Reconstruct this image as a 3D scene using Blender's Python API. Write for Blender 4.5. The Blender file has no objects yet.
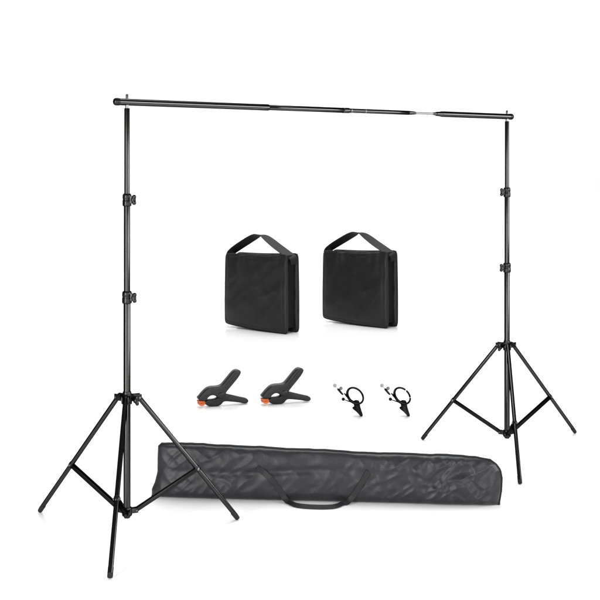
import bpy, bmesh, math, random
from mathutils import Vector, Matrix, noise

random.seed(7)
scene = bpy.context.scene
C = scene.collection
R = math.radians
PI = math.pi

# ------------------------------------------------------------------ camera geometry
F = 1130.0            # focal length in pixels of the 600 px photograph
CAM_H = 1.70          # metres
HOR = 166.0           # row of the horizon


def at(px, py, d):
    """World point seen at pixel (px, py) at depth d."""
    return Vector(((px - 300.0) / F * d, d, CAM_H - (py - HOR) / F * d))


def ground(px, py):
    """World point on the floor seen at pixel (px, py)."""
    d = F * CAM_H / (py - HOR)
    return Vector(((px - 300.0) / F * d, d, 0.0))


# ------------------------------------------------------------------ mesh helpers
def add_tube(bm, pts, radii, seg=16, caps=True, squash=None):
    """Sweep a circle along pts. squash=(a, b) scales the two cross axes."""
    pts = [Vector(p) for p in pts]
    if not hasattr(radii, '__len__'):
        radii = [radii] * len(pts)
    n = len(pts)
    tans = []
    for i in range(n):
        a = pts[max(0, i - 1)]
        b = pts[min(n - 1, i + 1)]
        tans.append((b - a).normalized())
    ref = Vector((0, 0, 1)) if abs(tans[0].z) < .9 else Vector((1, 0, 0))
    u = (ref - tans[0] * ref.dot(tans[0])).normalized()
    rings = []
    sa, sb = squash or (1, 1)
    for i in range(n):
        t = tans[i]
        u = (u - t * u.dot(t)).normalized()
        v = t.cross(u)
        rings.append([bm.verts.new(pts[i] + (u * math.cos(2 * PI * k / seg) * sa + v * math.sin(2 * PI * k / seg) * sb) * radii[i])
                      for k in range(seg)])
    for i in range(n - 1):
        for k in range(seg):
            k2 = (k + 1) % seg
            bm.faces.new((rings[i][k], rings[i][k2], rings[i + 1][k2], rings[i + 1][k]))
    if caps:
        bm.faces.new(list(reversed(rings[0])))
        bm.faces.new(rings[-1])
    return rings


def add_lathe(bm, prof, origin=(0, 0, 0), axis=(0, 0, 1), seg=24):
    """Revolve (radius, height) pairs about an axis through origin."""
    axis = Vector(axis).normalized()
    q = Vector((0, 0, 1)).rotation_difference(axis)
    o = Vector(origin)
    rings = []
    for r, h in prof:
        rings.append([bm.verts.new(o + q @ Vector((r * math.cos(2 * PI * k / seg), r * math.sin(2 * PI * k / seg), h)))
                      for k in range(seg)])
    for i in range(len(prof) - 1):
        for k in range(seg):
            k2 = (k + 1) % seg
            bm.faces.new((rings[i][k], rings[i][k2], rings[i + 1][k2], rings[i + 1][k]))
    bm.faces.new(list(reversed(rings[0])))
    bm.faces.new(rings[-1])


def add_box(bm, size, mat, bevel=0.0):
    """A box of the given size placed by a 4x4 matrix, bevelled on all edges."""
    r = bmesh.ops.create_cube(bm, size=1.0)
    vs = r['verts']
    for v in vs:
        v.co = Vector((v.co.x * size[0], v.co.y * size[1], v.co.z * size[2]))
    if bevel > 0:
        es = list({e for v in vs for e in v.link_edges})
        rb = bmesh.ops.bevel(bm, geom=es, offset=bevel, segments=2, affect='EDGES', profile=.6)
        seen = set(v for v in vs if v.is_valid)
        seen |= set(rb['verts'])
        vs = list(seen)
    for v in vs:
        v.co = mat @ v.co


def frame_from(p0, p1, up=(0, 0, 1)):
    """Matrix whose z runs p0->p1 and sits at the middle; returns (matrix, length)."""
    p0, p1 = Vector(p0), Vector(p1)
    z = (p1 - p0)
    L = z.length
    z.normalize()
    x = Vector(up).cross(z)
    if x.length < 1e-4:
        x = Vector((1, 0, 0))
    x.normalize()
    y = z.cross(x)
    m = Matrix.Identity(4)
    for i, a in enumerate((x, y, z)):
        for k in range(3):
            m[k][i] = a[k]
    m.translation = (p0 + p1) / 2
    return m, L


def catmull(pts, n=6, closed=True):
    out = []
    N = len(pts)
    rng = range(N) if closed else range(N - 1)
    for i in rng:
        if closed:
            p = [pts[(i + k - 1) % N] for k in range(4)]
        else:
            p = [pts[max(0, i - 1)], pts[i], pts[i + 1], pts[min(N - 1, i + 2)]]
        for k in range(n):
            t = k / n
            q = []
            for c in range(len(p[0])):
                a, b, c2, d = p[0][c], p[1][c], p[2][c], p[3][c]
                q.append(.5 * (2 * b + (c2 - a) * t + (2 * a - 5 * b + 4 * c2 - d) * t * t + (3 * b - a - 3 * c2 + d) * t ** 3))
            out.append(tuple(q))
    if not closed:
        out.append(tuple(pts[-1]))
    return out


def add_prism(bm, outline, y0, y1, bevel=0.0, seg=3):
    """Extrude an outline of (x, z) points from y0 to y1 with rounded rims."""
    area = sum(outline[i][0] * outline[(i + 1) % len(outline)][1] - outline[(i + 1) % len(outline)][0] * outline[i][1]
               for i in range(len(outline)))
    pts = list(outline) if area > 0 else list(reversed(outline))
    n = len(pts)
    nrm = []
    for i in range(n):
        a = Vector(pts[i - 1]); b = Vector(pts[i]); c = Vector(pts[(i + 1) % n])
        e1 = (b - a); e2 = (c - b)
        n1 = Vector((e1.y, -e1.x)); n2 = Vector((e2.y, -e2.x))
        s = n1.normalized() + n2.normalized() if n1.length > 1e-9 and n2.length > 1e-9 else n1 + n2
        nrm.append(s.normalized() if s.length > 1e-9 else Vector((0, 0)))
    levels = []
    if bevel > 0:
        for k in range(seg + 1):
            a = PI / 2 * k / seg
            levels.append((y0 + bevel * (1 - math.sin(a)), bevel * (1 - math.cos(a))))
        levels.reverse()
        levels = [(y0 + bevel * (1 - math.cos(PI / 2 * k / seg)), bevel * (1 - math.sin(PI / 2 * k / seg))) for k in range(seg + 1)]
        levels += [(y1 - (y - y0), ins) for y, ins in reversed(levels)]
    else:
        levels = [(y0, 0), (y1, 0)]
    rings = []
    for y, ins in levels:
        rings.append([bm.verts.new((p[0] - nn.x * ins, y, p[1] - nn.y * ins)) for p, nn in zip(pts, nrm)])
    for i in range(len(rings) - 1):
        for k in range(n):
            k2 = (k + 1) % n
            bm.faces.new((rings[i][k], rings[i][k2], rings[i + 1][k2], rings[i + 1][k]))
    bm.faces.new(list(rings[0]))
    bm.faces.new(list(reversed(rings[-1])))


def obj(name, bm, mat, parent=None, sharp=38, loc=None):
    bmesh.ops.recalc_face_normals(bm, faces=bm.faces)
    lim = R(sharp)
    for f in bm.faces:
        f.smooth = True
    for e in bm.edges:
        if len(e.link_faces) == 2:
            e.smooth = e.calc_face_angle(0) < lim
    me = bpy.data.meshes.new(name)
    bm.to_mesh(me)
    bm.free()
    me.materials.append(mat)
    o = bpy.data.objects.new(name, me)
    C.objects.link(o)
    if parent:
        o.parent = parent
    if loc is not None:
        o.location = loc
    return o


def thing(name, label, cat, loc=(0, 0, 0), rotz=0.0, group=None):
    o = bpy.data.objects.new(name, None)
    C.objects.link(o)
    o.empty_display_size = .1
    o.location = loc
    o.rotation_euler = (0, 0, rotz)
    o['label'] = label
    o['category'] = cat
    if group:
        o['group'] = group
    return o


def dup(root, loc, rotz, label, group=None):
    r = root.copy()
    C.objects.link(r)
    r.location = loc
    r.rotation_euler = (0, 0, rotz)
    r['label'] = label
    if group:
        r['group'] = group
    for ch in list(root.children):
        c = ch.copy()
        C.objects.link(c)
        c.parent = r
        for g in list(ch.children):
            d = g.copy()
            C.objects.link(d)
            d.parent = c
    return r


NB = bmesh.new


# ------------------------------------------------------------------ materials
def new_mat(name):
    m = bpy.data.materials.new(name)
    m.use_nodes = True
    nt = m.node_tree
    nt.nodes.clear()
    out = nt.nodes.new('ShaderNodeOutputMaterial')
    return m, nt, out


def noise_node(nt, scale, detail=3, vec=None, rough=.55):
    n = nt.nodes.new('ShaderNodeTexNoise')
    n.inputs['Scale'].default_value = scale
    n.inputs['Detail'].default_value = detail
    n.inputs['Roughness'].default_value = rough
    if vec is not None:
        nt.links.new(vec, n.inputs['Vector'])
    return n


def ramp(nt, fac, c0, c1, p0=.3, p1=.7):
    r = nt.nodes.new('ShaderNodeValToRGB')
    r.color_ramp.elements[0].position = p0
    r.color_ramp.elements[1].position = p1
    r.color_ramp.elements[0].color = (*c0, 1)
    r.color_ramp.elements[1].color = (*c1, 1)
    nt.links.new(fac, r.inputs['Fac'])
    return r


def lacquer(name, f0, rough):
    """Black lacquered metal: reflects straight on, falls to black towards grazing angles."""
    m, nt, out = new_mat(name)
    tc = nt.nodes.new('ShaderNodeTexCoord')
    n = noise_node(nt, 60, 4, tc.outputs['Object'])
    p = nt.nodes.new('ShaderNodeBsdfPrincipled')
    cr = ramp(nt, n.outputs['Fac'], [f0 * .95] * 3, [f0 * 1.05] * 3)
    nt.links.new(cr.outputs['Color'], p.inputs['Base Color'])
    p.inputs['Metallic'].default_value = 1.0
    p.inputs['Specular Tint'].default_value = (0, 0, 0, 1)
    mr = nt.nodes.new('ShaderNodeMapRange')
    mr.inputs['To Min'].default_value = rough * .93
    mr.inputs['To Max'].default_value = rough * 1.07
    nt.links.new(n.outputs['Fac'], mr.inputs['Value'])
    nt.links.new(mr.outputs['Result'], p.inputs['Roughness'])
    nt.links.new(p.outputs[0], out.inputs['Surface'])
    return m


def principled(name, col, rough, metallic=0.0, spec=.5, var=.15, nscale=40, bump=0.0, bscale=200):
    m, nt, out = new_mat(name)
    p = nt.nodes.new('ShaderNodeBsdfPrincipled')
    tc = nt.nodes.new('ShaderNodeTexCoord')
    n = noise_node(nt, nscale, 4, tc.outputs['Object'])
    cr = ramp(nt, n.outputs['Fac'], [c * (1 - var) for c in col], [min(1, c * (1 + var)) for c in col])
    nt.links.new(cr.outputs['Color'], p.inputs['Base Color'])
    p.inputs['Roughness'].default_value = rough
    p.inputs['Metallic'].default_value = metallic
    p.inputs['Specular IOR Level'].default_value = spec
    if bump > 0:
        b = nt.nodes.new('ShaderNodeBump')
        b.inputs['Strength'].default_value = bump
        b.inputs['Distance'].default_value = .002
        n2 = noise_node(nt, bscale, 4, tc.outputs['Object'])
        nt.links.new(n2.outputs['Fac'], b.inputs['Height'])
        nt.links.new(b.outputs[0], p.inputs['Normal'])
    nt.links.new(p.outputs[0], out.inputs['Surface'])
    return m


def nylon(name, col, rough, spec, crease_scale, crease, weave=900.0, var=.15):
    """Woven synthetic cloth: fine weave plus soft creases."""
    m, nt, out = new_mat(name)
    p = nt.nodes.new('ShaderNodeBsdfPrincipled')
    tc = nt.nodes.new('ShaderNodeTexCoord')
    o = tc.outputs['Object']
    n = noise_node(nt, 14, 5, o)
    cr = ramp(nt, n.outputs['Fac'], [c * (1 - var) for c in col], [c * (1 + var) for c in col])
    nt.links.new(cr.outputs['Color'], p.inputs['Base Color'])
    p.inputs['Roughness'].default_value = rough
    p.inputs['Specular IOR Level'].default_value = spec
    # weave
    w1 = nt.nodes.new('ShaderNodeTexWave'); w1.wave_type = 'BANDS'; w1.bands_direction = 'X'
    w2 = nt.nodes.new('ShaderNodeTexWave'); w2.wave_type = 'BANDS'; w2.bands_direction = 'Z'
    for w in (w1, w2):
        w.inputs['Scale'].default_value = weave / 20
        nt.links.new(o, w.inputs['Vector'])
    mx = nt.nodes.new('ShaderNodeMath'); mx.operation = 'MULTIPLY'
    nt.links.new(w1.outputs['Fac'], mx.inputs[0]); nt.links.new(w2.outputs['Fac'], mx.inputs[1])
    b1 = nt.nodes.new('ShaderNodeBump')
    b1.inputs['Strength'].default_value = .25
    b1.inputs['Distance'].default_value = .0008
    nt.links.new(mx.outputs[0], b1.inputs['Height'])
    # creases
    n2 = noise_node(nt, crease_scale, 3, o, .5)
    n2.inputs['Distortion'].default_value = .5
    b2 = nt.nodes.new('ShaderNodeBump')
    b2.inputs['Strength'].default_value = crease
    b2.inputs['Distance'].default_value = .03
    nt.links.new(n2.outputs['Fac'], b2.inputs['Height'])
    nt.links.new(b1.outputs[0], b2.inputs['Normal'])
    nt.links.new(b2.outputs[0], p.inputs['Normal'])
    nt.links.new(p.outputs[0], out.inputs['Surface'])
    return m


M_TUBE = lacquer('black lacquered tube', .040, .2)
M_BAR = lacquer('black gloss bar', .060, .13)
M_PLASTIC = lacquer('black moulded plastic', .030, .34)
M_BRACE = lacquer('black painted strip', .020, .3)
M_RUBBER = principled('black rubber', (.012, .012, .012), .7, spec=.2)
M_CHROME = principled('bright steel', (.16, .16, .165), .3, metallic=1.0, var=.05)
M_PALE = principled('pale steel and highlight', (.20, .20, .20), .35, metallic=1.0, var=.06)  # lever wires, and the imitated highlights on bar and ring
M_SAND = nylon('black nylon sandbag cloth', (.0085, .0085, .0088), .5, .28, 6, .22)
M_SAND_EDGE = nylon('black binding tape', (.008, .008, .008), .6, .3, 30, .1)
M_GUSSET = nylon('black gusset cloth', (.004, .004, .004), .7, .15, 9, .2)
M_CARRY = nylon('charcoal nylon carry cloth', (.0108, .0108, .0126), .44, .36, 9, .14)
M_WEB = nylon('black webbing', (.007, .007, .0075), .6, .25, 30, .1)
M_WEB_GREY = nylon('charcoal webbing', (.0085, .0085, .0095), .55, .28, 30, .1)
M_CLAMP = principled('dark grey moulded nylon', (.0075, .0075, .008), .34, spec=.35, var=.3, bump=.3, bscale=260)
M_CLAMP_IN = principled('black moulded nylon', (.004, .004, .004), .38, spec=.3, var=.3, bump=.25, bscale=260)
M_ORANGE = principled('orange rubber', (.58, .13, .04), .5, spec=.35, var=.12)
M_CLIP = lacquer('black clip plastic', .012, .3)
M_GREY = principled('grey translucent plastic', (.12, .12, .12), .4, var=.2)
M_LIGHTGREY = principled('pale translucent plastic', (.28, .28, .28), .4, var=.12)

# white seamless floor
m, nt, out = new_mat('white seamless floor')
tc = nt.nodes.new('ShaderNodeTexCoord')
n = noise_node(nt, 1.3, 5, tc.outputs['Object'])
cr = ramp(nt, n.outputs['Fac'], (.86, .86, .86), (.89, .89, .89))
pf = nt.nodes.new('ShaderNodeBsdfPrincipled')
nt.links.new(cr.outputs['Color'], pf.inputs['Base Color'])
pf.inputs['Roughness'].default_value = .18
pf.inputs['Specular IOR Level'].default_value = .25
nt.links.new(pf.outputs[0], out.inputs['Surface'])
M_FLOOR = m

# ------------------------------------------------------------------ setting: seamless white floor curving up behind
bm = NB()
prof = [(-12, 0)]
for i in range(13):
    a = PI / 2 * i / 12
    prof.append((20 + 4 * math.sin(a), 4 - 4 * math.cos(a)))
prof.append((24, 14))
rows = []
for y, z in prof:
    rows.append([bm.verts.new((x, y, z)) for x in (-18, -9, 0, 9, 18)])
for i in range(len(rows) - 1):
    for k in range(4):
        bm.faces.new((rows[i][k], rows[i][k + 1], rows[i + 1][k + 1], rows[i + 1][k]))
fl = obj('floor', bm, M_FLOOR, sharp=60)
fl['kind'] = 'structure'

# ------------------------------------------------------------------ light stands
HUB_Z = .632
SPREAD_Z = .113


def light_stand(label, foot, base, feet, s):
    """s=+1: knobs to the right, -1: to the left. feet: floor points relative to the base."""
    t = thing('light_stand', label, 'light stand', base, 0, 'pair of backdrop light stands')
    # three telescoping tubes
    for z0, z1, r in ((SPREAD_Z - .01, 1.075, .0163), (1.07, 1.53, .0145), (1.525, 1.966, .0126)):
        bm = NB()
        add_tube(bm, [(0, 0, z0), (0, 0, z1 - .003), (0, 0, z1)], [r, r, r * .9], 24)
        obj('pole_section', bm, M_TUBE, t)
    # bright spigot the bar sits on
    bm = NB()
    add_lathe(bm, [(.0085, 1.963), (.0085, 1.985), (.0065, 1.987), (.0065, 2.027), (.0045, 2.031)], seg=20)
    obj('spigot', bm, M_CHROME, t)
    # clamp collars with wing knobs
    for z, r in ((1.097, .0225), (1.545, .0205)):
        bm = NB()
        add_lathe(bm, [(r * .82, -.030), (r * .98, -.027), (r, -.022), (r, -.004), (r * .94, -.002), (r * .94, .004), (r, .006),
                       (r * .98, .020), (r * .86, .026), (r * .7, .028)], (0, 0, z), seg=28)
        for q in (-1, 1):                                            # the two ears the bolt pulls together
            add_box(bm, (.024, .007, .034), Matrix.Translation((s * (r + .006), q * .0065 - .004, z)), .002)
        c = obj('collar', bm, M_PLASTIC, t)
        bm = NB()
        o = Vector((s * (r + .006), -.012, z))
        ax = Vector((s * .35, -.93, 0)).normalized()
        add_lathe(bm, [(.0045, 0), (.0045, .012), (.010, .013), (.0115, .016), (.0115, .024), (.009, .027)], o, ax, 18)
        for q in (-1, 1):                                            # wings
            up = Vector((s * .25, 0, q)).normalized()
            p = o + ax * .02
            add_tube(bm, [p + up * .003, p + up * .011 + ax * .001, p + up * .018 + ax * .003, p + up * .022 + ax * .004],
                     [.0085, .0095, .0090, .0055], 12)
        obj('wing_knob', bm, M_PLASTIC, c)
    # leg hub: crown with a lug pair for each leg
    bm = NB()
    add_lathe(bm, [(.019, -.028), (.023, -.026), (.023, -.008), (.030, -.004), (.033, .004), (.033, .012), (.028, .018), (.021, .020), (.019, .030), (.0165, .031)],
              (0, 0, HUB_Z), seg=28)
    dirs = []
    for fx, fy in feet:
        d = Vector((fx, fy, 0)).normalized()
        dirs.append(d)
        side = Vector((-d.y, d.x, 0))
        for q in (-1, 1):
            m_, L_ = frame_from(Vector((0, 0, HUB_Z + .001)) + d * .018 + side * q * .0145, Vector((0, 0, HUB_Z + .001)) + d * .066 + side * q * .0145, side)
            add_box(bm, (.030, .006, L_), m_, .002)
    hub = obj('leg_hub', bm, M_PLASTIC, t)
    bm = NB()
    o = Vector((s * .030, -.012, HUB_Z - .004))
    ax = Vector((s * .75, -.62, -.1)).normalized()
    add_lathe(bm, [(.005, 0), (.005, .012), (.012, .013), (.014, .016), (.014, .025), (.011, .029)], o, ax, 20)
    for q in (-1, 1):
        up = Vector((s * .15, .1, q)).normalized()
        p = o + ax * .021
        add_tube(bm, [p + up * .004, p + up * .014 + ax * .003, p + up * .022 + ax * .005], [.008, .009, .0055], 12)
    obj('wing_knob', bm, M_PLASTIC, hub)
    # lower spreader collar
    bm = NB()
    add_lathe(bm, [(.0165, -.024), (.0215, -.022), (.024, -.016), (.024, .010), (.021, .017), (.0165, .018)], (0, 0, SPREAD_Z), seg=28)
    add_lathe(bm, [(.006, -.034), (.013, -.032), (.0155, -.026), (.0155, -.02)], (0, 0, SPREAD_Z), seg=20)
    for d in dirs:
        side = Vector((-d.y, d.x, 0))
        for q in (-1, 1):
            m_, L_ = frame_from(Vector((0, 0, SPREAD_Z)) + d * .016 + side * q * .0125, Vector((0, 0, SPREAD_Z)) + d * .050 + side * q * .0125, side)
            add_box(bm, (.022, .005, L_), m_, .0015)
    sp = obj('spreader_collar', bm, M_PLASTIC, t)
    for d in dirs:
        bm = NB()
        side = Vector((-d.y, d.x, 0))
        c = Vector((0, 0, SPREAD_Z)) + d * .042
        add_tube(bm, [c - side * .0175, c + side * .0175], .0035, 10)
        obj('rivet', bm, M_CHROME, sp)
    # legs and braces
    for (fx, fy), d in zip(feet, dirs):
        side = Vector((-d.y, d.x, 0))
        a = Vector((0, 0, HUB_Z)) + d * .056
        b = Vector((fx, fy, .012))
        ld = (b - a).normalized()
        bm = NB()
        e = b - ld * .012
        add_tube(bm, [a - ld * .014, a - ld * .010, e], [.0095, .0112, .0112], 20)
        leg = obj('leg', bm, M_TUBE, t)
        bm = NB()
        add_tube(bm, [b - ld * .040, b - ld * .038, b - ld * .004, b + ld * .003], [.0115, .0122, .0122, .0105], 20)
        low = min(v.co.z for v in bm.verts)
        for v in bm.verts:
            v.co.z -= low
        obj('rubber_foot', bm, M_RUBBER, leg)
        bm = NB()
        add_tube(bm, [a - side * .020, a + side * .020], .0042, 12)
        obj('rivet', bm, M_CHROME, leg)
        j = a.lerp(b, .585)
        k = Vector((0, 0, SPREAD_Z)) + d * .042
        bm = NB()
        bd = (j - k).normalized()
        nrm = side.cross(bd).normalized()
        k0, j0 = k - bd * .010, j + bd * .006
        for q in (-1, 1):                                            # channel: two side strips and a web
            m_, L_ = frame_from(k0 + side * q * .0085, j0 + side * q * .0085, side)
            add_box(bm, (.018, .004, L_), m_, .0012)
        m_, L_ = frame_from(k0 + bd * .03 + nrm * .006, j0 - bd * .02 + nrm * .006, side)
        add_box(bm, (.003, .0145, L_), m_, .001)
        br = obj('brace', bm, M_BRACE, t)
        bm = NB()
        add_lathe(bm, [(.0125, -.011), (.0135, -.009), (.0135, .009), (.0125, .011)], j, ld, 18)
        obj('leg_bracket', bm, M_PLASTIC, br)
        bm = NB()
        add_tube(bm, [j - side * .0165, j - side * .0155, j + side * .0155, j + side * .0165], [.004, .006, .006, .004], 12)
        obj('rivet', bm, M_CHROME, br)
    return t


def rel(p, base):
    return (p.x - base.x, p.y - base.y)


DL, DR = 5.20, 6.72
PL = Vector(((127 - 300) / F * DL, DL, 0))
PR = Vector(((507 - 300) / F * DR, DR, 0))
light_stand('larger black tripod stand at left, its right leg crossing the long carry bag', None, PL,
            [rel(ground(40, 512.5), PL), rel(ground(237.5, 520), PL), rel(ground(110, 579), PL)], 1)
light_stand('black tripod stand at right, its three feet clear of the carry bag', None, PR,
            [rel(ground(422.5, 440), PR), rel(ground(575, 433.5), PR), rel(ground(520, 484.5), PR)], -1)

# ------------------------------------------------------------------ crossbar
BAR_Z = 1.994
axis = (PR - PL).normalized()


def bar_t(px):
    """Distance along the bar from the left spigot at which the column px is met."""
    k = (px - 300) / F
    return (k * PL.y - PL.x) / (axis.x - k * axis.y)


bar = thing('crossbar', 'long black telescopic crossbar resting across the tops of both stands', 'crossbar', (PL.x, PL.y, BAR_Z))


def seg_bar(name, x0, x1, r, mat, parent=bar, soft=.004):
    a, b = axis * bar_t(x0), axis * bar_t(x1)
    bm = NB()
    add_tube(bm, [a, a + axis * soft, b - axis * soft, b], [r * .8, r, r, r * .8], 24)
    return obj(name, bm, mat, parent)


seg_bar('bar_section', 116.5, 266, .0160, M_BAR)
seg_bar('bar_section', 265, 347, .0138, M_BAR)
seg_bar('bar_section', 346, 409, .0118, M_BAR)
seg_bar('highlight_rod', 415, 441, .0062, M_PALE)  # thin pale rod stands in for the bar's blown-out reflection
bm = NB()
a, b = axis * bar_t(408.5), axis * bar_t(415.5)
add_tube(bm, [a, a.lerp(b, .1), a.lerp(b, .8), b], [.0116, .0112, .0092, .0072], 20)
obj('highlight_taper', bm, M_BAR, bar)  # tapered shape imitates the bar fading into the blown-out reflection
seg_bar('bar_section', 441, 511, .0165, M_BAR)
bm = NB()
a, b = axis * bar_t(433), axis * bar_t(442)
add_tube(bm, [a, a.lerp(b, .35), a.lerp(b, .36), a.lerp(b, .7), b], [.0075, .0095, .0120, .0135, .0158], 20)
obj('highlight_taper', bm, M_BAR, bar)  # fade out of the reflection, shaped as a taper
for x, r in ((347, .0145), (266, .0164)):
    bm = NB()
    a = axis * bar_t(x)
    add_tube(bm, [a - axis * .03, a - axis * .028, a + axis * .012, a + axis * .016], [r * .9, r, r, r * .85], 24)
    ring = obj('ferrule', bm, M_BAR, bar)
for x, r in ((351, .0125), (365, .0122)):
    bm = NB()
    a = axis * bar_t(x)
    add_tube(bm, [a - axis * .003, a + axis * .003], [r, r], 20)
    obj('steel_band', bm, M_CHROME, bar)
for x, q, r in ((116.6, -1, .0160), (510.9, 1, .0165)):
    bm = NB()
    a = axis * bar_t(x)
    add_lathe(bm, [(r * 1.08, -.012), (r * 1.1, 0), (r * 1.06, .006), (r * .85, .012), (r * .4, .016)], a, axis * q, 24)
    obj('end_cap', bm, M_PLASTIC, bar)

# ------------------------------------------------------------------ sandbags
SW, SH, SD, ST = .865, .780, .245, .072       # width, height, overall depth, one pouch thickness


def sb_drop(u):
    """How far the bottom seam lifts towards the far corner."""
    return .035 * max(0, 1 - u) ** 1.5


def pouch(y_c, seed, front):
    """A flat sand filled pouch, centre plane at y_c."""
    bm = NB()
    NU, NV = 96, 84
    ringsets = []
    for side in (-1, 1):
        g = []
        for i in range(NU + 1):
            col = []
            u = i / NU
            for k in range(NV + 1):
                v = k / NV
                fu = 1 - abs(2 * u - 1) ** 5
                fv = 1 - abs(2 * v - 1) ** 5
                prof = (max(0, fu) * max(0, fv)) ** .42
                x = (u - .5) * SW
                # trapezoid: slightly narrower at the top, edges bow a little
                x *= 1 - .022 * v + .010 * math.sin(PI * v)
                z0 = sb_drop(u) - .006 * math.sin(PI * u)
                z1 = SH - .008 * math.sin(PI * u) + .030 * u - .012
                z = z0 + (z1 - z0) * v
                cu, cv = abs(2 * u - 1), abs(2 * v - 1)
                x -= math.copysign(.011, x) * (cv ** 24) * min(1, cu ** 3)
                z -= math.copysign(.007, v - .5) * (cu ** 24)
                y = side * (.006 + ST * .5 * prof * (1 - .25 * v))
                # sand slumps: fuller in the lower half
                y *= 1 + .18 * math.sin(PI * min(1, v * 1.15)) - .08
                p = Vector((x * 3.2, seed, z * 3.2))
                w = noise.noise(p) * .010 + noise.noise(p * 2.6) * .004
                # gathered puckers hanging from the top seam
                pk = math.exp(-((1 - v) / .17) ** 2)
                w += pk * .036 * noise.noise(Vector((x * 15, seed + 4, z * 3)))
                # soft creases running in from the corners
                dg = Vector(((x + z * .8) * 1.3, (z - x * .8) * 5.5, seed))
                w += .007 * max(-.3, 1 - 2.6 * abs(noise.noise(dg)))
                # row of stitching set in from the edge
                ed = min(min(u, 1 - u) * SW, min(v, 1 - v) * SH)
                w -= .0065 * math.exp(-((ed - .040) / .009) ** 2)
                y += side * w * prof
                col.append(bm.verts.new((x, y_c + y, z)))
            g.append(col)
        ringsets.append(g)
        for i in range(NU):
            for k in range(NV):
                bm.faces.new((g[i][k], g[i + 1][k], g[i + 1][k + 1], g[i][k + 1]))
    a, b = ringsets
    per = [(i, 0) for i in range(NU)] + [(NU, k) for k in range(NV)] + [(i, NV) for i in range(NU, 0, -1)] + [(0, k) for k in range(NV, 0, -1)]
    n = len(per)
    path = []
    for q in range(n):
        i, k = per[q]
        i2, k2 = per[(q + 1) % n]
        bm.faces.new((a[i][k], b[i][k], b[i2][k2], a[i2][k2]))
        path.append((a[i][k].co + b[i][k].co) / 2)
    return bm, path


def sandbag(label, loc, rotz):
    t = thing('sandbag', label, 'sandbag', loc, rotz, 'pair of black saddle sandbags')
    for yc, seed in ((-SD / 2 + ST / 2, 1.3), (SD / 2 - ST / 2, 7.9)):
        bm, path = pouch(yc, seed, yc < 0)
        po = obj('pouch', bm, M_SAND, t, sharp=60)
        bm = NB()
        pts = path[::3] + [path[0]]
        add_tube(bm, pts, .0085, 8, caps=False)
        obj('binding', bm, M_SAND_EDGE, po, sharp=80)
    # top bridge joining the pouches, with the gusset that hangs in the gap at the sides
    bm = NB()
    NU = 40
    rows_ = []
    for i in range(NU + 1):
        u = i / NU
        x = (u - .5) * SW * .955
        zt = SH - .022 + .030 * u + .003 * noise.noise(Vector((u * 9, 3, 0)))
        sec = [(-SD / 2 + .030, zt - .03), (-SD / 2 + .033, zt - .004), (-SD / 4, zt + .004), (0, zt + .002), (SD / 4, zt + .004), (SD / 2 - .033, zt - .004), (SD / 2 - .030, zt - .03),
               (SD / 4, zt - .05), (-SD / 4, zt - .05)]
        rows_.append([bm.verts.new((x, y, z)) for y, z in sec])
    for i in range(NU):
        for k in range(9):
            k2 = (k + 1) % 9
            bm.faces.new((rows_[i][k], rows_[i][k2], rows_[i + 1][k2], rows_[i + 1][k]))
    bm.faces.new(rows_[0]); bm.faces.new(list(reversed(rows_[-1])))
    obj('top_bridge', bm, M_SAND_EDGE, t, sharp=50)
    for q in (-1, 1):
        bm = NB()
        x0 = q * SW * .455
        add_prism(bm, [(x0 - .012, .05), (x0 + .012, .05), (x0 + .012, SH - .045), (x0 - .012, SH - .045)], -.05, .05, .004)
        obj('side_gusset', bm, M_GUSSET, t)
    # carrying strap: a flat band folded at its peak
    ctrl = [(-.445, SH - .075), (-.438, SH - .015), (-.36, SH + .040), (-.20, SH + .125), (-.09, SH + .178), (-.035, SH + .196), (.03, SH + .190),
            (.11, SH + .150), (.22, SH + .088), (.35, SH + .022), (.432, SH - .018), (.446, SH - .085)]
    pth = catmull(ctrl, 6, closed=False)
    bm = NB()
    hw, th = .048, .0035
    rows_ = []
    for i, (x, z) in enumerate(pth):
        a_ = Vector(pth[max(0, i - 1)]); b_ = Vector(pth[min(len(pth) - 1, i + 1)])
        tg = (b_ - a_).normalized()
        nn = Vector((-tg.y, tg.x))
        f = i / (len(pth) - 1)
        # the band lies over towards the front near its ends and folds at the peak
        tw = R(-34) * math.sin(2 * PI * f) if f < .5 else R(-26) * math.sin(2 * PI * f)
        wv = Vector((nn.x * math.sin(tw), math.cos(tw), nn.y * math.sin(tw)))
        nv = Vector((nn.x * math.cos(tw), -math.sin(tw), nn.y * math.cos(tw)))
        pinch = 1 - .30 * math.exp(-((f - .5) / .07) ** 2)
        c = Vector((x, 0, z))
        rows_.append([bm.verts.new(c + wv * hw * pinch * sx + nv * th * sz) for sx, sz in ((-1, -1), (-.5, -1), (0, -1), (.5, -1), (1, -1), (1, 1), (.5, 1), (0, 1), (-.5, 1), (-1, 1))])
    for i in range(len(rows_) - 1):
        for k in range(10):
            k2 = (k + 1) % 10
            bm.faces.new((rows_[i][k], rows_[i][k2], rows_[i + 1][k2], rows_[i + 1][k]))
    bm.faces.new(rows_[0]); bm.faces.new(list(reversed(rows_[-1])))
    obj('handle', bm, M_WEB, t)
    return t


SB_YAW = -40


def sb_origin(px, py):
    """Base of a sandbag whose near bottom corner stands at the pixel."""
    p = ground(px, py)
    c, s_ = math.cos(R(SB_YAW)), math.sin(R(SB_YAW))
    lx, ly = SW / 2, -SD / 2 + ST / 2
    return Vector((p.x - (lx * c - ly * s_), p.y - (lx * s_ + ly * c), 0.006))


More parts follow.
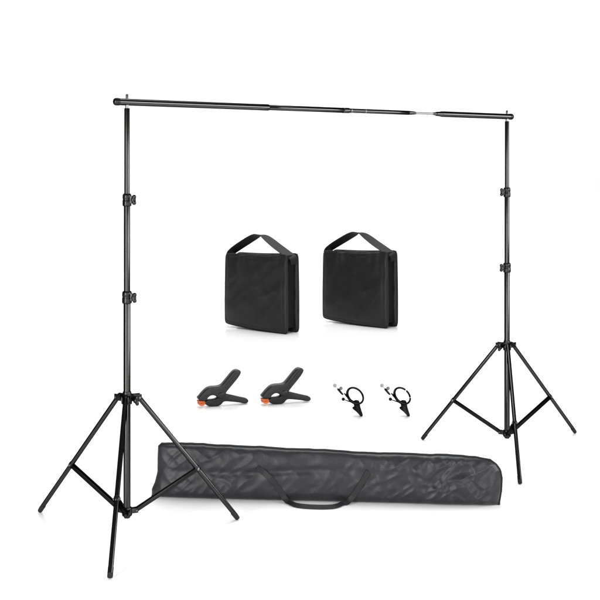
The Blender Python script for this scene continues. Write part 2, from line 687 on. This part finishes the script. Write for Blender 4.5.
sandbag('black nylon sandbag with folded strap handle, above the two spring clamps', sb_origin(287.5, 334.5), R(SB_YAW))
src = [o for o in C.objects if o.name == 'sandbag'][0]
sb2 = dup(src, sb_origin(387.8, 328.8), R(SB_YAW), 'black nylon sandbag with folded strap handle, above the two ring clips')

# ------------------------------------------------------------------ spring clamps (standing on edge on the floor)
CY = 20
CD = F * CAM_H / (406.2 - HOR)


def clamp_pt(zx, zy):
    """Traced side-view point -> local (x, z) on the clamp's own plane."""
    px, py = 190 + zx / 9.23, 360 + zy / 9.23
    px0 = 190 + 200 / 9.23
    k, k0 = (px - 300) / F, (px0 - 300) / F
    x0 = k0 * CD
    c, s_ = math.cos(R(CY)), math.sin(R(CY))
    L = (k * CD - x0) / (c - k * s_)
    d = CD + L * s_
    return (L, max(0.0, CAM_H - (py - HOR) / F * d))


def clamp_poly(pts, n=5):
    return catmull([clamp_pt(*p) for p in pts], n)


clamp = thing('spring_clamp', 'black spring clamp with orange jaw tips, farther from the ring clips than its twin', 'spring clamp',
              (((190 + 200 / 9.23) - 300) / F * CD, CD, 0), R(CY), 'pair of spring clamps')
bm = NB()
up = [(68, 345), (84, 326), (112, 292), (150, 257), (190, 241), (250, 236), (284, 224), (312, 196), (350, 150), (392, 102), (424, 86), (452, 92), (461, 112), (442, 150),
      (402, 202), (350, 264), (326, 296), (318, 330), (298, 356), (266, 352), (240, 336), (214, 322), (184, 325), (158, 345), (142, 368), (112, 372), (78, 366)]
add_prism(bm, clamp_poly(up), -.030, .030, .010)
ja = obj('jaw', bm, M_CLAMP, clamp)
bm = NB()
lo = [(132, 392), (144, 410), (170, 422), (210, 430), (250, 425), (280, 408), (300, 386), (322, 378), (380, 381), (440, 387), (500, 397), (526, 388), (531, 370), (516, 352),
      (470, 342), (400, 326), (340, 312), (300, 302), (266, 316), (252, 340), (226, 354), (190, 360), (160, 362), (140, 374)]
add_prism(bm, clamp_poly(lo), -.0235, .0235, .008)
jb = obj('jaw', bm, M_CLAMP_IN, clamp)
# grips: raised ribs along the handles
bm = NB()
add_prism(bm, clamp_poly([(318, 232), (352, 190), (388, 144), (414, 114), (434, 106), (442, 116), (426, 146), (392, 192), (352, 244), (330, 262)], 4), -.0335, .0335, .003)
obj('grip', bm, M_CLAMP, ja)
bm = NB()
add_prism(bm, clamp_poly([(350, 330), (400, 340), (460, 354), (506, 364), (514, 376), (496, 384), (440, 375), (380, 366), (350, 362)], 4), -.0265, .0265, .003)
obj('grip', bm, M_CLAMP, jb)
# pivot with spring
bm = NB()
pv = clamp_pt(282, 322)
add_lathe(bm, [(.020, -.037), (.024, -.034), (.024, .034), (.020, .037)], (pv[0], 0, pv[1]), (0, 1, 0), 24)
pin = obj('pivot_pin', bm, M_CLAMP_IN, clamp)
bm = NB()
pts = []
for i in range(120):
    a = 2 * PI * i / 16
    pts.append((pv[0] + .018 * math.cos(a), -.018 + .036 * i / 119, pv[1] + .018 * math.sin(a)))
add_tube(bm, pts, .0022, 6)
obj('spring', bm, M_CHROME, pin)
# orange jaw tips
bm = NB()
add_prism(bm, clamp_poly([(72, 374), (100, 375), (128, 378), (131, 389), (104, 391), (76, 390)], 4), -.031, .031, .006)
obj('jaw_tip', bm, M_ORANGE, ja)
bm = NB()
add_prism(bm, clamp_poly([(76, 393), (104, 393), (130, 391), (132, 404), (116, 416), (96, 419), (80, 412)], 4), -.031, .031, .006)
obj('jaw_tip', bm, M_ORANGE, jb)
CD2 = F * CAM_H / (404.0 - HOR)
dup(clamp, (((190 + 200 / 9.23 + 63.4) - 300) / F * CD2, CD2, 0), R(CY),
    'black spring clamp with orange jaw tips, between its twin and the ring clips')

# ------------------------------------------------------------------ ring clips (standing on the tip of the clip jaw)
KD = F * CAM_H / (416.0 - HOR)
KS = KD / F / 13.333


def kp(zx, zy, y=0.0):
    return Vector(((zx - 420) * KS, y, (547 - zy) * KS))


def ring_points(gaps=()):
    c = kp(337, 277)
    maj = Vector((math.cos(R(35)), 0, -math.sin(R(35))))
    mnr0 = Vector((math.sin(R(35)), 0, math.cos(R(35))))
    tilt = R(50)
    mnr = mnr0 * math.cos(tilt) + Vector((0, 1, 0)) * math.sin(tilt)
    r = 120 * KS
    return c, maj * r, mnr * r


def build_ring(parent, gaps):
    c, a, b = ring_points()
    bm = NB()
    N = 96
    spans = []
    if not gaps:
        angs = [2 * PI * i / N for i in range(N + 1)]
        spans = [angs]
    else:
        cur = gaps[-1][1] - 360
        for g0, g1 in gaps:
            spans.append([R(cur + (g0 - cur) * i / N) for i in range(N + 1)])
            cur = g1
    for sp_ in spans:
        pts, rad = [], []
        for t_ in sp_:
            pts.append(c + a * math.cos(t_) + b * math.sin(t_))
            # thicker where the ring meets the jaw, thin at the far side
            rad.append((13.0 + 5.5 * max(0, -math.sin(t_ + .5))) * KS)
        add_tube(bm, pts, rad, 12, caps=bool(gaps))
    if gaps:                                                         # breaks shape the overexposed highlight; its pale core is added in ring_clip
        pass
    return obj('ring', bm, M_CLIP, parent)


def ring_clip(label, loc, gaps):
    t = thing('ring_clip', label, 'ring clip', loc, 0, 'pair of backdrop ring clips')
    rg = build_ring(t, gaps)
    if gaps:
        c, a, b = ring_points()
        bm = NB()
        pts = [c + a * math.cos(R(q)) + b * math.sin(R(q)) for q in range(-10, 131, 4)]
        add_tube(bm, pts, 3.6 * KS, 8)
        obj('highlight_core', bm, M_PALE, rg)  # pale core imitates the overexposed stretch of the ring
    q = 1 / 13.333
    for pts, y0, y1, mat in (
            ([(318, 352), (352, 340), (372, 352), (378, 400), (396, 470), (420, 546), (402, 540), (352, 486), (300, 442), (322, 424), (316, 392)], -.020, .020, M_CLIP),
            ([(366, 344), (386, 348), (396, 376), (404, 420), (420, 476), (436, 526), (428, 546), (408, 545), (384, 470), (370, 400)], -.015, .015, M_CLIP)):
        bm = NB()
        add_prism(bm, catmull([(kp(*p).x, max(0, kp(*p).z)) for p in pts], 3), y0, y1, .003)
        j = obj('clip_jaw', bm, mat, t)
    bm = NB()
    add_lathe(bm, [(12 * KS, -.024), (14 * KS, -.022), (14 * KS, .022), (12 * KS, .024)], kp(352, 392), (0, 1, 0), 18)
    obj('pivot', bm, M_CLIP, t)
    # latch arm that runs along the ring, and the lever above it
    bm = NB()
    add_tube(bm, [kp(190, 240, -.008), kp(214, 268, -.012), kp(262, 322, -.014), kp(330, 366, -.012)], [8 * KS, 12 * KS, 13 * KS, 14 * KS], 10)
    obj('latch_arm', bm, M_CLIP, t)
    bm = NB()
    add_tube(bm, [kp(58, 138, -.004), kp(112, 190, -.006), kp(170, 258, -.008), kp(196, 246, -.008)], 3.6 * KS, 8)
    wire = obj('lever_wire', bm, M_PALE, t)
    bm = NB()
    add_tube(bm, [kp(100, 182, -.007), kp(110, 190, -.007), kp(150, 236, -.009), kp(172, 260, -.009)], [10 * KS, 15 * KS, 14 * KS, 10 * KS], 10)
    obj('lever', bm, M_CLIP, t)
    for x, z, r, mat in ((146, 176, 22, M_GREY), (65, 138, 24, M_LIGHTGREY)):
        bm = NB()
        add_lathe(bm, [(r * .7 * KS, -.008), (r * KS, -.005), (r * KS, .005), (r * .7 * KS, .008)], kp(x, z, -.006), (.25, 1, .1), 20)
        obj('knob', bm, mat, t)
    # thin pin with a ball end
    bm = NB()
    add_tube(bm, [kp(180, 322, -.012), kp(240, 342, -.012), kp(330, 372, -.010)], [5 * KS, 7 * KS, 9 * KS], 8)
    pn = obj('pin', bm, M_CLIP, t)
    bm = NB()
    bmesh.ops.create_uvsphere(bm, u_segments=16, v_segments=10, radius=22 * KS, matrix=Matrix.Translation(kp(176, 318, -.012)))
    obj('ball_end', bm, M_CLIP, pn)
    return t


tip = 330 + 420 / 13.333
ring_clip('small black ring clip with an unbroken ring, nearer the spring clamps', ((tip - 300) / F * KD, KD, 0), ())
tip2 = 375 + 447 / 13.333
ring_clip('small black ring clip with blown-out glints shaped as ring breaks, nearer the right stand', ((tip2 - 300) / F * KD, KD, 0), ((22, 31), (79, 87)))

# ------------------------------------------------------------------ long carry bag
BA, BB = ground(153, 499.5), ground(500, 508.0)
bd = (BB - BA).normalized()
ang = math.atan2(bd.y, bd.x)
LB = (BB - BA).length
HD = .058                                                           # half depth of the bag
bn = Vector((-bd.y, bd.x, 0))
bag = thing('carry_bag', 'long charcoal nylon carry bag lying on its side behind the left stand', 'carry bag', BA + bn * HD, ang)


def bag_s(px, off):
    """Distance along the bag of column px on the plane `off` behind the front."""
    o = BA + bn * off
    k = (px - 300) / F
    return (k * o.y - o.x) / (bd.x - k * bd.y)


def bag_z(px, py, off):
    o = BA + bn * off + bd * bag_s(px, off)
    return CAM_H - (py - HOR) / F * o.y


top_px = [(152, 489), (155, 482), (157.5, 472), (157.6, 458), (158.2, 446), (161, 443.3), (200, 444.6), (250, 447), (290, 449), (330, 450.6), (380, 453.4), (430, 455), (470, 456.4), (482, 457.2),
          (490, 460), (496, 464.5), (500, 470), (501.5, 478), (501, 490), (499, 502)]
top = [(bag_s(x, HD), bag_z(x, y, HD)) for x, y in top_px]


def lerp_tab(tab, s):
    if s <= tab[0][0]:
        return tab[0][1]
    for (s0, z0), (s1, z1) in zip(tab, tab[1:]):
        if s <= s1:
            return z0 + (z1 - z0) * (s - s0) / max(1e-6, s1 - s0)
    return tab[-1][1]


# left edge and right edge lean with height
left_tab = sorted((z, s) for s, z in top[:6])
right_tab = sorted((z, s) for s, z in top[-7:])
roof = [p for p in top[5:15]]
roof = [(s, z) for s, z in roof]


def bag_point(u, w):
    """u 0..1 along, w 0..1 up the face -> (x, z) inside the traced outline."""
    for _ in range(1):
        pass
    zr = lerp_tab(roof, roof[0][0] + (roof[-1][0] - roof[0][0]) * u)
    zr += .0045 * noise.noise(Vector((u * 14, 2.2, 0))) + .002 * noise.noise(Vector((u * 40, 6.2, 0)))
    z = zr * w
    xl = lerp_tab(left_tab, z)
    xr = lerp_tab(right_tab, z)
    return xl + (xr - xl) * u, z


def bag_wr(x, z):
    """Creases: long soft dents, sharper diagonal ones towards both ends."""
    p = Vector((x, z, 0))
    w = .010 * noise.noise(Vector((x * 2.2, z * 5, 1.7)))
    d = Vector((x * .8 + z * .9, (z - x * .75) * 3.4, 5.0))
    ridge = (1 - abs(noise.noise(d * 5.2)) * 2.2)
    e = min(1, max(0, (x - .95) / .5)) + .5 * min(1, max(0, (.75 - x) / .6)) + .16
    w += .0076 * e * max(-.25, ridge)
    d2 = Vector((x * 1.1 - z * 1.2, (z + x * .9) * 2.2, 9.0))
    ridge2 = (1 - abs(noise.noise(d2 * 6.5)) * 2.4)
    w += .0056 * e * max(-.3, ridge2)
    # long fold running along the middle of the left half
    w -= .010 * math.exp(-((z - .15 + .012 * math.sin(x * 5)) / .020) ** 2) * math.exp(-((x - .55) / .5) ** 2)
    w += .005 * noise.noise(Vector((x * 11, z * 15, 3.3)))
    return w


bm = NB()
NU, NV = 340, 60
faces_ = {}
for side in (-1, 1):
    g = []
    for i in range(NU + 1):
        u = i / NU
        col = []
        for k in range(NV + 1):
            w = k / NV
            x, z = bag_point(u, w)
            fu = max(0, 1 - abs(2 * u - 1) ** 14)
            fw = max(0, 1 - abs(2 * w - 1) ** 5)
            th = (.10 + .90 * (fu ** .5) * (fw ** .45)) * HD * (1.05 - .35 * w)
            wr = bag_wr(x, z) * fu * fw ** .5
            y = side * (th + (wr if side < 0 else wr * .5))
            col.append(bm.verts.new((x, y, z + .002)))
        g.append(col)
    faces_[side] = g
    for i in range(NU):
        for k in range(NV):
            bm.faces.new((g[i][k], g[i + 1][k], g[i + 1][k + 1], g[i][k + 1]))
a, b = faces_[-1], faces_[1]
per = [(i, 0) for i in range(NU)] + [(NU, k) for k in range(NV)] + [(i, NV) for i in range(NU, 0, -1)] + [(0, k) for k in range(NV, 0, -1)]
seam = []
for q in range(len(per)):
    i, k = per[q]
    i2, k2 = per[(q + 1) % len(per)]
    bm.faces.new((a[i][k], b[i][k], b[i2][k2], a[i2][k2]))
    seam.append((a[i][k].co.copy(), b[i][k].co.copy(), k == NV or i == NU))
bag_front = [[v.co.copy() for v in col] for col in a]
body = obj('bag_body', bm, M_CARRY, bag, sharp=75)


def front_y(x, z):
    """Front face depth of the bag near (x, z)."""
    best, by = 1e9, 0
    for col in bag_front[::2]:
        if abs(col[NV // 2].x - x) > .06:
            continue
        for c in col[::2]:
            dd = (c.x - x) ** 2 + (c.z - z) ** 2
            if dd < best:
                best, by = dd, c.y
    return by


# piping along the front top seam and round the right end
bm = NB()
pp = [s_[0] + Vector((0, -.002, 0)) for s_ in seam]
top_run = [p for p, s_ in zip(pp, seam) if s_[2]]
add_tube(bm, top_run[::3], .0058, 8)
obj('piping', bm, M_WEB, body, sharp=80)
bm = NB()
bot = [p for p, s_ in zip(pp, per) if s_[1] == 0 and s_[0] < NU]
add_tube(bm, [p + Vector((0, 0, .004)) for p in bot[::3]], .0045, 8)
obj('piping', bm, M_WEB, body, sharp=80)
# zip along the top
bm = NB()
mid = [(s_[0] + s_[1]) / 2 for s_, p in zip(seam, per) if p[1] == NV]
mid = mid[6:-6]
rows_ = []
for p in mid[::2]:
    rows_.append([bm.verts.new(p + Vector((0, y, z))) for y, z in ((-.012, .001), (-.004, .0045), (.004, .0045), (.012, .001))])
for r0, r1 in zip(rows_, rows_[1:]):
    for k in range(3):
        bm.faces.new((r0[k], r0[k + 1], r1[k + 1], r1[k]))
obj('zip', bm, M_WEB, body)


def ribbon(bm, pts, nrms, hw, th):
    rows = []
    n = len(pts)
    for i in range(n):
        tg = (pts[min(n - 1, i + 1)] - pts[max(0, i - 1)]).normalized()
        nn = (nrms[i] - tg * nrms[i].dot(tg)).normalized()
        wv = tg.cross(nn)
        rows.append([bm.verts.new(pts[i] + wv * hw * a_ + nn * th * b_) for a_, b_ in ((-1, 0), (-.9, 1), (0, 1.15), (.9, 1), (1, 0), (0, -1))])
    for i in range(n - 1):
        for k in range(6):
            k2 = (k + 1) % 6
            bm.faces.new((rows[i][k], rows[i][k2], rows[i + 1][k2], rows[i + 1][k]))
    bm.faces.new(rows[0]); bm.faces.new(list(reversed(rows[-1])))


# webbing handle: sewn to the front, its loop flopped down onto the floor
hp = [(257, 467.5), (264, 473), (272, 480), (278, 488), (284, 497)]
pts, nr = [], []
for x, y in catmull(hp, 5, closed=False):
    s_ = bag_s(x, 0); z = bag_z(x, y, .005)
    pts.append(Vector((s_, front_y(s_, z) - .004, z)))
    nr.append(Vector((0, -1, .15)))
loop = [(287, 501.5), (291, 505), (298, 507.6), (312, 508.8), (328, 509), (338, 507.6), (344, 503.5), (349, 500)]
for x, y in catmull(loop, 4, closed=False):
    g_ = ground(x, y)
    l_ = g_ - (BA + bn * HD)
    pts.append(Vector((l_.dot(bd), min(l_.dot(bn), -HD - .012), .007)))
    nr.append(Vector((0, -.6, .9)))
hp2 = [(353, 496), (358, 489), (363, 481), (368.5, 472)]
for x, y in catmull(hp2, 5, closed=False):
    s_ = bag_s(x, 0); z = bag_z(x, y, .005)
    pts.append(Vector((s_, front_y(s_, z) - .004, z)))
    nr.append(Vector((0, -1, .15)))
# smooth the path
for _ in range(3):
    q_ = [p.copy() for p in pts]
    for i in range(1, len(pts) - 1):
        pts[i] = (q_[i - 1] + q_[i] * 2 + q_[i + 1]) / 4
bm = NB()
ribbon(bm, pts, nr, .015, .0025)
lowz = min(v.co.z for v in bm.verts)
if lowz < .001:
    for v in bm.verts:
        v.co.z += .001 - lowz
obj('handle', bm, M_WEB_GREY, bag)

# ------------------------------------------------------------------ lamps
def area(name, loc, target, sx, sy, power):
    l = bpy.data.lights.new(name, 'AREA')
    l.shape = 'RECTANGLE'
    l.size, l.size_y = sx, sy
    l.energy = power
    o = bpy.data.objects.new(name, l)
    C.objects.link(o)
    o.location = loc
    o.rotation_euler = (Vector(target) - Vector(loc)).to_track_quat('-Z', 'Y').to_euler()
    return o


area('overhead_softbox', (0, 11, 8.5), (0, 11.01, 0), 5, 10, 1080)
area('background_lamp', (0, 14, 10), (0, 24, 4), 24, 3, 1700)
area('softbox', (-2.9, .8, 1.75), (-.3, 5.5, 1.0), 1.7, 3.4, 350)
area('softbox', (2.5, .2, 1.75), (.3, 5.5, 1.0), 1.5, 3.4, 180)
area('side_softbox', (4.6, 4.6, 2.3), (0, 5.6, 1.9), 5.0, 1.6, 300)

w = bpy.data.worlds.new('World')
scene.world = w
w.use_nodes = True
bg = w.node_tree.nodes['Background']
bg.inputs['Color'].default_value = (1, 1, 1, 1)
bg.inputs['Strength'].default_value = .2

# ------------------------------------------------------------------ camera
cd = bpy.data.cameras.new('camera')
cd.sensor_width = 36
cd.lens = F / 600 * 36
cd.shift_y = -(300 - HOR) / 600
cd.clip_end = 200
cam = bpy.data.objects.new('camera', cd)
C.objects.link(cam)
cam.location = (0, 0, CAM_H)
cam.rotation_euler = (R(90), 0, 0)
scene.camera = cam

vs = scene.view_settings
vs.view_transform = 'Standard'
vs.look = 'None'
vs.exposure = -0.12
vs.gamma = 1
scene.cycles.max_bounces = 8
